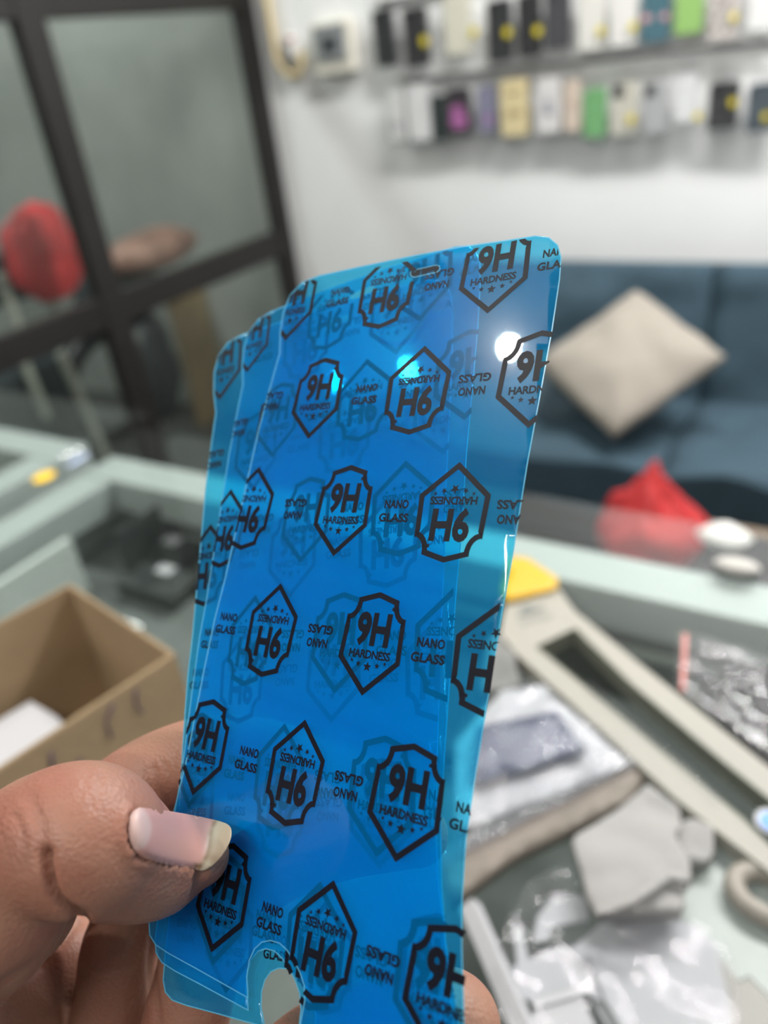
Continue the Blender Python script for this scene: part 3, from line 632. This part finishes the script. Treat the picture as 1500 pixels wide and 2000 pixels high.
def fpoint(F, x, y, eps):
    """x,y on film A's photo footprint -> room point on film F, eps = metres towards the viewer"""
    u, v = hap(HU, x, y); px, py = hap(F['H'], x, y)
    d = dplane(px, py) + F['off'] + F['fan'] * (max(0, 1 - u)) ** 2.2 * max(0, 1 - v) + F['top'] * max(0, 1 - v) ** .8 * max(0, u)
    return at(px, py, d - eps)
# pattern lattice: fitted centres of the marks on film A
HL = np.array([[0.080252, 0.047207, -0.205782], [0.001282, 0.189881, -0.57129], [-0.036492, -0.066072, 1.0]])
LC = [[-14.7562, 7.8297, 9.7642, -0.3569, -2.2093, -2.1188, 0.1221], [12.0454, 2.1413, -15.0584, -0.2478, -0.6049, 4.7984, -0.4423]]
def lattice(i, r):
    q = HL @ np.array([i, r, 1.0]); x, y = q[0] / q[2] * 1000 + 750, q[1] / q[2] * 1000 + 1000
    if -5 <= i <= 5 and 0 <= r <= 6:
        b = [1, i, r, i * i, i * r, r * r, r ** 3]; x += sum(a * c for a, c in zip(LC[0], b)); y += sum(a * c for a, c in zip(LC[1], b))
    return x, y
E1 = np.array([0.81556181, 0.01302834, -0.57852328]); E2 = np.cross(NV, E1); E2 *= np.sign(E2[1])     # right / down on the film
def planept(px, py): return np.array([(px - 750) / FPX, (py - 1000) / FPX, 1]) * dplane(px, py)
def topix(P): return 750 + FPX * P[0] / P[2], 1000 + FPX * P[1] / P[2]
def ngon_stroke(pts, wd):
    """closed outline -> list of quads (inner/outer offset)"""
    n = len(pts); inn = []
    for i in range(n):
        p = np.array(pts[i]); a = np.array(pts[i - 1]); b = np.array(pts[(i + 1) % n])
        d1 = (p - a) / np.linalg.norm(p - a); d2 = (b - p) / np.linalg.norm(b - p)
        n1 = np.array([d1[1], -d1[0]]); n2 = np.array([d2[1], -d2[0]]); bi = n1 + n2; bi /= np.linalg.norm(bi)
        k = wd / max(.45, bi @ n1); inn.append(tuple(p + bi * k))
    return [[pts[i], pts[(i + 1) % n], inn[(i + 1) % n], inn[i]] for i in range(n)]
def arc(cx, cy, r, a0, a1, n=5): return [(cx + r * math.cos(math.radians(a0 + (a1 - a0) * k / n)), cy + r * math.sin(math.radians(a0 + (a1 - a0) * k / n))) for k in range(n + 1)]
# shield in units of metres: width 1 -> w, height 1 -> h (y up)
def shield():
    L_ = [(0, .5), (-.33, .43)] + arc(-.475, .40, .145, -8, -80, 4) + [(-.475, .262), (-.5, -.17), (0, -.5)]
    Rr = [(-x, y) for x, y in L_[1:-1]][::-1]
    return L_ + Rr
# L_ goes top -> left -> bottom tip, then right side back to top : counter-clockwise
T9 = textmesh('9H', 1, .042, .0, 1.0); TH = textmesh('HARDNESS', 1, .03, 0, .95); TN = textmesh('NANO', 1, .036, .0, 1.04); TG = textmesh('GLASS', 1, .036, .0, 1.04)
def tris_text(T, cx, cy, w_, h_):
    V, F, tw, th = T; return [[(cx + V[i][0] * w_ / tw, cy + V[i][1] * h_ / th) for i in f] for f in F]
def star(cx, cy, r, asp):
    p = [(cx + (r if k % 2 == 0 else r * .42) * math.sin(k * PI / 5), cy + asp * (r if k % 2 == 0 else r * .42) * math.cos(k * PI / 5)) for k in range(10)]
    return [[(cx, cy), p[(k + 1) % 10], p[k]] for k in range(10)]
emb = []
_sh = shield()
_n = len(_sh)
for k in range(_n):
    a = _sh[k]; b = _sh[(k + 1) % _n]; m_ = 3
    pass
# ring computed in real aspect so that the stroke keeps an even width
W0, H0 = 14.5, 19.2
sh_mm = [(x * W0, y * H0) for x, y in _sh]
def ccw(P): return sum((P[i][0] * P[(i + 1) % len(P)][1] - P[(i + 1) % len(P)][0] * P[i][1]) for i in range(len(P))) > 0
if not ccw(sh_mm): sh_mm = sh_mm[::-1]
emb += ngon_stroke(sh_mm, -1.05)
emb += tris_text(T9, -.1, 2.5, 7.9, 6.5) + tris_text(TH, 0, -2.1, 9.6, 1.6)
for sx_, sy_, sr_ in ((0, -4.35, 1.0), (-2.2, -4.0, .62), (2.2, -4.0, .62), (-3.9, -3.45, .42), (3.9, -3.45, .42)): emb += star(sx_, sy_, sr_, 1)
for dx in (3.75, 4.7): emb.append([(dx + .3, 6.3), (dx + .3, 6.9), (dx - .3, 6.9), (dx - .3, 6.3)])
def quadify(polys):
    out = []
    for p in polys: out.append(p)
    return out
txt = tris_text(TN, .2, 1.35, 5.6, 1.75) + tris_text(TG, 0, -1.35, 6.8, 1.75)
def clip(poly, cp):
    out = poly
    for i in range(len(cp)):
        a = cp[i]; b = cp[(i + 1) % len(cp)]; inp = out; out = []
        if not inp: break
        def sd(p): return (b[0] - a[0]) * (p[1] - a[1]) - (b[1] - a[1]) * (p[0] - a[0])
        for j in range(len(inp)):
            p = inp[j]; q = inp[(j + 1) % len(inp)]; sp, sq = sd(p), sd(q)
            if sp >= 0: out.append(p)
            if (sp >= 0) != (sq >= 0): t = sp / (sp - sq); out.append((p[0] + (q[0] - p[0]) * t, p[1] + (q[1] - p[1]) * t))
    return out
outline = [(545, 690), (546, 650), (552, 610), (566, 576), (590, 551), (622, 538), (700, 521), (800, 500), (900, 481), (1000, 467), (1045, 460), (1072, 463), (1090, 478), (1097, 503), (1094, 545), (1080, 640), (1060, 750),
           (1032, 900), (1003, 1080), (983, 1190), (958, 1340), (930, 1510), (911, 1640), (904, 1750), (903, 1850), (907, 1990), (910, 2090), (900, 2125), (870, 2135),
           (760, 2088), (640, 2040), (592, 2020), (584, 2008), (588, 1985), (594, 1955), (593, 1925), (585, 1900), (573, 1877), (560, 1857), (545, 1843), (528, 1838), (512, 1841), (498, 1854), (488, 1876), (483, 1908), (485, 1935), (485, 1950), (477, 1946),
           (383, 1893), (330, 1864), (303, 1846), (291, 1826), (290, 1800), (303, 1740), (318, 1680), (335, 1600), (364, 1480), (397, 1310), (418, 1210), (439, 1128), (470, 990), (504, 840), (528, 750)]
notch = [(592, 2060), (584, 2008), (588, 1985), (594, 1955), (593, 1925), (585, 1900), (573, 1877), (560, 1857), (545, 1843), (528, 1838), (512, 1841), (498, 1854), (488, 1876), (483, 1908), (485, 1935), (485, 2060)]
slot = [(x * 1, y) for x, y in [(804, 541), (800, 535), (803, 528), (851, 517), (859, 519), (860, 526), (854, 532), (810, 542)]]
clipP = [(546, 660), (566, 578), (596, 549), (1045, 462), (1088, 478), (1096, 520), (1032, 900), (983, 1190), (911, 1640), (904, 1780), (900, 2120), (870, 2130), (383, 1893), (303, 1840), (292, 1800), (335, 1600), (439, 1128), (504, 840)]
# clip against a convex hull-like outline: the sides bow slightly, so use the convex part
def hull(P):
    P = sorted(set(P))
    def half(Q):
        o = []
        for p in Q:
            while len(o) > 1 and (o[-1][0] - o[-2][0]) * (p[1] - o[-2][1]) - (o[-1][1] - o[-2][1]) * (p[0] - o[-2][0]) <= 0: o.pop()
            o.append(p)
        return o
    a = half(P); b = half(P[::-1]); return a[:-1] + b[:-1]
hp = hull(clipP)
M['film'] = thin('blue_tinted_film', (.36, .90, 1.0), .165, (.0, .43, 1.0), rough=.03, refl=.8, lobe=.15, transl=.28)
M['film_edge'] = thin('film_lit_edge', (.6, .92, 1), .75, (.25, .80, 1), rough=.2, refl=1, transl=.5)  # paler colour stands in for light caught along the film edge
M['ink'] = mat('black_ink', (.006, .007, .014), .4, spec=.25)
def subdiv_poly(p, mx=26):
    """split long thin quads so they follow the bowed film"""
    if len(p) == 4:
        L_ = max(math.dist(p[0], p[1]), math.dist(p[2], p[3])); k = int(L_ / mx) + 1
        lerp = lambda a, b, t: (a[0] + (b[0] - a[0]) * t, a[1] + (b[1] - a[1]) * t)
        return [[lerp(p[0], p[1], i / k), lerp(p[0], p[1], (i + 1) / k), lerp(p[3], p[2], (i + 1) / k), lerp(p[3], p[2], i / k)] for i in range(k)]
    return [p]
ink_polys = []
for r in range(-1, 9):
    for i in range(-9, 9):
        X, Y = lattice(i, r)
        if not (200 < X < 1250 and 380 < Y < 2200): continue
        kind = i % 4; P0 = planept(X, Y); base = emb if kind in (0, 2) else txt; sg = 1 if kind in (0, 1) else -1
        ks = .0135 + .0025 * min(1, max(0, (X - 560) / 300)); sx_ = ks / .0145 * .94
        for poly in base:
            pp_ = []
            for (x, y) in poly:
                P = P0 + E1 * (sg * x * .001 * sx_) - E2 * (sg * y * .001)
                pp_.append(topix(P))
            for sp in subdiv_poly(pp_):
                cpz = clip(sp, hp)
                if len(cpz) < 3: continue
                cx_ = sum(p[0] for p in cpz) / len(cpz); cy_ = sum(p[1] for p in cpz) / len(cpz)
                if pip(cx_, cy_, notch) or pip(cx_, cy_, slot) or not pip(cx_, cy_, outline): continue
                ink_polys.append(cpz)
labels = ['front blue film of the fan, its black 9H and NANO GLASS print unobstructed', 'middle one of three fanned blue films, its left edge peeking out behind the front film', 'blue printed film at the back of the fan, the leftmost pale edge strip']
TH_F = .00032
for F, lab in zip(FILMS, labels):
    def addink(bm, F=F):
        bmesh.ops.recalc_face_normals(bm, faces=bm.faces)
        for ring_, wd_ in ((outline, 2.4), (slot, 1.4)):          # paler rim strip, light caught by the cut edge put into colour
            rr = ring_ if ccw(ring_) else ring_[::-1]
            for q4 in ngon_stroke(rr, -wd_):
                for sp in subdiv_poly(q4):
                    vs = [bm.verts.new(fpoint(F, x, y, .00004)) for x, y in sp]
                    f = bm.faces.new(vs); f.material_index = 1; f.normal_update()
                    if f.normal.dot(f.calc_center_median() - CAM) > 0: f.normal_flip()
        for p in ink_polys:
            vs = [bm.verts.new(fpoint(F, x, y, .00006)) for x, y in p]
            try: f = bm.faces.new(vs)
            except ValueError: continue
            f.material_index = 2
            f.normal_update()
            if f.normal.dot(f.calc_center_median() - CAM) > 0: f.normal_flip()
    o = plate(outline, [slot], 22, lambda x, y, F=F: fpoint(F, x, y, 0), lambda x, y, F=F: fpoint(F, x, y, -TH_F), 'screen_film', [M['film'], M['film_edge'], M['ink']], None, False, addink)
    for p in o.data.polygons: p.use_smooth = p.material_index == 0
    tag(o, lab, 'screen film', 'three fanned blue films held in the hand')

# ---------------------------------------------------------------- the hand
skin = bpy.data.materials.new('skin'); skin.use_nodes = True; nt = skin.node_tree; b = nt.nodes['Principled BSDF']; L = nt.links
b.inputs['Roughness'].default_value = .48; b.inputs['Subsurface Weight'].default_value = .35; b.inputs['Subsurface Scale'].default_value = 1
b.inputs['Subsurface Radius'].default_value = (.004, .0014, .0008); b.inputs['Specular IOR Level'].default_value = .35
tc = nt.nodes.new('ShaderNodeTexCoord'); n1 = nt.nodes.new('ShaderNodeTexNoise'); n1.inputs['Scale'].default_value = 70; n1.inputs['Detail'].default_value = 3
L.new(tc.outputs['Object'], n1.inputs['Vector']); rp = nt.nodes.new('ShaderNodeValToRGB'); L.new(n1.outputs['Fac'], rp.inputs['Fac'])
rp.color_ramp.elements[0].position = .3; rp.color_ramp.elements[0].color = (.31, .13, .09, 1); rp.color_ramp.elements[1].position = .72; rp.color_ramp.elements[1].color = (.35, .185, .125, 1)
L.new(rp.outputs['Color'], b.inputs['Base Color'])
n2 = nt.nodes.new('ShaderNodeTexNoise'); n2.inputs['Scale'].default_value = 900; n2.inputs['Detail'].default_value = 4; n3 = nt.nodes.new('ShaderNodeTexVoronoi'); n3.inputs['Scale'].default_value = 1300
L.new(tc.outputs['Object'], n2.inputs['Vector']); L.new(tc.outputs['Object'], n3.inputs['Vector'])
ad = nt.nodes.new('ShaderNodeMath'); L.new(n2.outputs['Fac'], ad.inputs[0]); L.new(n3.outputs['Distance'], ad.inputs[1])
bp_ = nt.nodes.new('ShaderNodeBump'); bp_.inputs['Strength'].default_value = .16; bp_.inputs['Distance'].default_value = .001
L.new(ad.outputs[0], bp_.inputs['Height']); L.new(bp_.outputs['Normal'], b.inputs['Normal'])

bm = bmesh.new()
def limb(pts, seg=28, n=8):
    """pts: (px, py, depth, radius in photo pixels)"""
    addtube(bm, [at(x, y, d) for x, y, d, r in pts], [r * d / FPX for x, y, d, r in pts], seg, n=n, capn=6)
# thumb: tip, pad, joint
limb([(388, 1672, .149, 60), (345, 1682, .148, 86), (285, 1690, .1435, 104), (225, 1666, .139, 128), (165, 1640, .135, 149), (90, 1645, .136, 136), (20, 1668, .140, 116)])
# thumb: proximal part and thenar
limb([(70, 1668, .1385, 130), (0, 1725, .139, 178), (-110, 1790, .143, 205), (-250, 1890, .152, 230), (-420, 2050, .17, 260)])
# index finger, behind the films
limb([(-120, 1800, .187, 95), (60, 1690, .181, 92), (200, 1592, .176, 90), (300, 1520, .179, 84), (400, 1480, .1775, 80), (500, 1478, .171, 76), (575, 1490, .1645, 66)])
# middle finger
limb([(300, 2300, .178, 90), (345, 2080, .1695, 86), (378, 1930, .1665, 84), (420, 1790, .168, 84), (520, 1690, .164, 82), (650, 1640, .156, 78), (780, 1625, .1475, 70), (815, 1630, .1455, 62)])
# ring finger
limb([(420, 2420, .170, 100), (500, 2200, .163, 98), (600, 2080, .1575, 98), (720, 2030, .148, 100), (830, 2010, .1385, 106), (872, 2008, .1355, 108)])
# little finger
limb([(120, 2350, .188, 80), (190, 2120, .181, 78), (222, 1960, .178, 76), (238, 1840, .178, 74), (290, 1750, .182, 68)])
# palm and wrist
limb([(-40, 1890, .191, 110), (90, 1880, .191, 100), (180, 1930, .189, 90)])
limb([(-60, 1960, .182, 170), (60, 2120, .186, 190), (160, 2350, .192, 210)])
limb([(-300, 2050, .182, 240), (-100, 2150, .188, 260), (100, 2330, .195, 240)])
limb([(-200, 2150, .190, 280), (-450, 2400, .215, 300), (-800, 2800, .26, 290)])
bmesh.ops.recalc_face_normals(bm, faces=bm.faces)
me = bpy.data.meshes.new('hand_raw'); bm.to_mesh(me); bm.free()
tmp = bpy.data.objects.new('hand_raw', me); C.objects.link(tmp)
md = tmp.modifiers.new('r', 'REMESH'); md.mode = 'VOXEL'; md.voxel_size = .00085
s3 = tmp.modifiers.new('s', 'SMOOTH'); s3.factor = .5; s3.iterations = 7
bpy.context.view_layer.update(); dg = bpy.context.evaluated_depsgraph_get()
hm = bpy.data.meshes.new_from_object(tmp.evaluated_get(dg)); bpy.data.objects.remove(tmp)
def tocam(p):
    v = p - CAM; z = v.dot(CF); return 750 + FPX * v.dot(CX) / z, 1000 + FPX * v.dot(CD) / z, z
# creases and folds of the skin: (pixel polyline, maximum depth, width px, depth in mm)
creases = [([(90, 1665), (92, 1705), (104, 1745), (128, 1775), (165, 1795)], .16, 9, 2.8),
           ([(262, 1672), (300, 1690), (345, 1702), (385, 1708), (402, 1702)], .16, 5, .8),
           ([(250, 1655), (244, 1625), (250, 1590), (268, 1572)], .16, 5, .45),
           ([(200, 1510), (192, 1550), (180, 1580)], .15, 5, .35), ([(222, 1528), (208, 1560), (200, 1590)], .15, 4, .22), ([(175, 1500), (168, 1535), (160, 1555)], .15, 4, .2),
           ([(110, 1492), (104, 1525)], .15, 4, .2), ([(60, 1560), (80, 1620), (78, 1680)], .15, 14, .5), ([(30, 1590), (48, 1650), (46, 1700)], .15, 8, .3),
           ([(300, 1500), (312, 1530), (330, 1560)], .19, 6, .5), ([(285, 1505), (292, 1530), (305, 1552)], .19, 4, .35), ([(318, 1490), (335, 1520)], .19, 4, .3),
           ([(150, 1800), (90, 1870), (0, 1925)], .2, 10, 1.0), ([(300, 1830), (296, 1900), (308, 2010)], .2, 8, 1.0), ([(320, 1930), (360, 1945)], .2, 6, .4), ([(190, 1900), (250, 1890)], .2, 6, .4)]
H_ = len(hm.vertices); co = np.empty(H_ * 3); hm.vertices.foreach_get('co', co); co = co.reshape(-1, 3)
nr = np.empty(H_ * 3); hm.vertices.foreach_get('normal', nr); nr = nr.reshape(-1, 3)
rel = co - np.array(CAM); zz = rel @ np.array(CF); pxx = 750 + FPX * (rel @ np.array(CX)) / zz; pyy = 1000 + FPX * (rel @ np.array(CD)) / zz
facing = -(nr @ np.array(CF))
for pl_, zmax, wd, dep in creases:
    P = catmull(pl_, 6) if len(pl_) > 2 else [np.array(p, float) for p in pl_]
    dist = np.full(H_, 1e9)
    for a, b2 in zip(P, P[1:]):
        d_ = b2 - a; t = np.clip(((pxx - a[0]) * d_[0] + (pyy - a[1]) * d_[1]) / max(1e-9, d_ @ d_), 0, 1)
        dist = np.minimum(dist, np.hypot(pxx - a[0] - t * d_[0], pyy - a[1] - t * d_[1]))
    k = np.exp(-(dist / wd) ** 2) * (zz < zmax) * (facing > -.1)
    co -= nr * (k * dep * .001)[:, None]
hm.vertices.foreach_set('co', co.ravel()); hm.update()
hand = link('person', hm, skin, None, True)
tag(hand, 'bare left hand of a person pinching the fanned blue films between thumb and fingers', 'person')
# thumbnail: a curved plate following the thumb surface
bvh = BVHTree.FromObject(hand, bpy.context.evaluated_depsgraph_get())
nail_px = [(272, 1577), (310, 1581), (360, 1589), (400, 1597), (430, 1604), (446, 1611), (452, 1622), (450, 1640), (441, 1660), (428, 1678), (413, 1692), (398, 1700), (380, 1699), (340, 1692), (300, 1682), (270, 1671), (253, 1652), (247, 1630), (250, 1602), (259, 1585)]
S = []
for x in range(250, 430, 12):
    for y in range(1585, 1700, 10):
        if not pip(x, y, nail_px): continue
        dr = rayd(x, y).normalized(); h, nn, ii, dd = bvh.ray_cast(CAM, dr)
        if h and tocam(h)[2] < .16: S.append((x, y, tocam(h)[2]))
S = np.array(S); bx_ = (S[:, 0] - 350) / 100; by_ = (S[:, 1] - 1640) / 60
cf, *_ = np.linalg.lstsq(np.c_[np.ones(len(S)), bx_, by_, bx_ ** 2, bx_ * by_, by_ ** 2, bx_ ** 3], S[:, 2], rcond=None)
def nd(x, y):
    a, b2 = (x - 350) / 100, (y - 1640) / 60; return float(cf @ np.array([1, a, b2, a * a, a * b2, b2 * b2, a ** 3]))
res = max(0, max(nd(x, y) - z for x, y, z in S)) * .85
def nb(x, y):   # edge softness: the rim sinks into the skin except at the free end
    e = min(math.hypot(x - a, y - c) for a, c in NP); k = max(0, 1 - e / 16) ** 2
    return k * .0009 * (1 if x < 385 else .15)
NP = catmull(nail_px + nail_px[:1], 4); NP = [(p[0], p[1]) for p in NP]
nm = bpy.data.materials.new('nail'); nm.use_nodes = True; b = nm.node_tree.nodes['Principled BSDF']; at_ = nm.node_tree.nodes.new('ShaderNodeAttribute'); at_.attribute_name = 'nailcol'
nm.node_tree.links.new(at_.outputs['Color'], b.inputs['Base Color']); b.inputs['Roughness'].default_value = .42; b.inputs['Specular IOR Level'].default_value = .4; b.inputs['Subsurface Weight'].default_value = .1; b.inputs['Subsurface Radius'].default_value = (.002, .001, .0006); b.inputs['Subsurface Scale'].default_value = 1
nail = plate(NP[:-1], [], 4, lambda x, y: at(x, y, nd(x, y) - res - .0003 + nb(x, y)), lambda x, y: at(x, y, nd(x, y) - res + .0004 + nb(x, y)), 'thumbnail', nm, hand, True)
nail['label'] = 'pink thumbnail with a long yellowish grimy free edge'
ca = nail.data.color_attributes.new('nailcol', 'FLOAT_COLOR', 'POINT')
def mixc(a, b2, t): return [a[i] + (b2[i] - a[i]) * t for i in range(3)]
def sst(a, b2, x): t = min(1, max(0, (x - a) / (b2 - a))); return t * t * (3 - 2 * t)
for i, v in enumerate(nail.data.vertices):
    x, y, z = tocam(v.co); edge = 422 - (y - 1600) * .33 - 4 * math.sin((y - 1600) / 14)
    t = sst(edge - 8, edge + 5, x); c = mixc((.50, .27, .235), (.45, .39, .29), t)
    c = mixc((.54, .38, .35), c, sst(-4, 4, math.hypot((x - 262) / 1.0, (y - 1618) / 1.3) - 34))
    g = math.exp(-((x - edge - 1) / 5) ** 2) * (.62 + .4 * noise.noise(Vector((x * .08, y * .09, 0)))) + .8 * math.exp(-(((x - 386) / 9) ** 2 + ((y - 1691) / 6) ** 2)) + .35 * math.exp(-(((x - 415) / 14) ** 2 + ((y - 1675) / 9) ** 2))
    c = mixc(c, (.19, .115, .06), min(1, max(0, g))); ca.data[i].color = (*c, 1)

# the skin fold that frames the nail on its root and lower side
dist = np.full(H_, 1e9); loop = [(x, y) for x, y in NP if x < 396 and not (y < 1606 and x > 258)]
for a in loop: dist = np.minimum(dist, np.hypot(pxx - a[0], pyy - a[1]))
ins = np.array([dist[i] < 60 and zz[i] < .16 and pip(pxx[i], pyy[i], NP) for i in range(H_)])
k = np.where(ins, -.15, .95 * np.exp(-((dist - 7) / 11) ** 2)) * (zz < .16) * (facing > .0) * (dist < 70)
co += nr * (k * .001)[:, None]
hm.vertices.foreach_set('co', co.ravel()); hm.update()
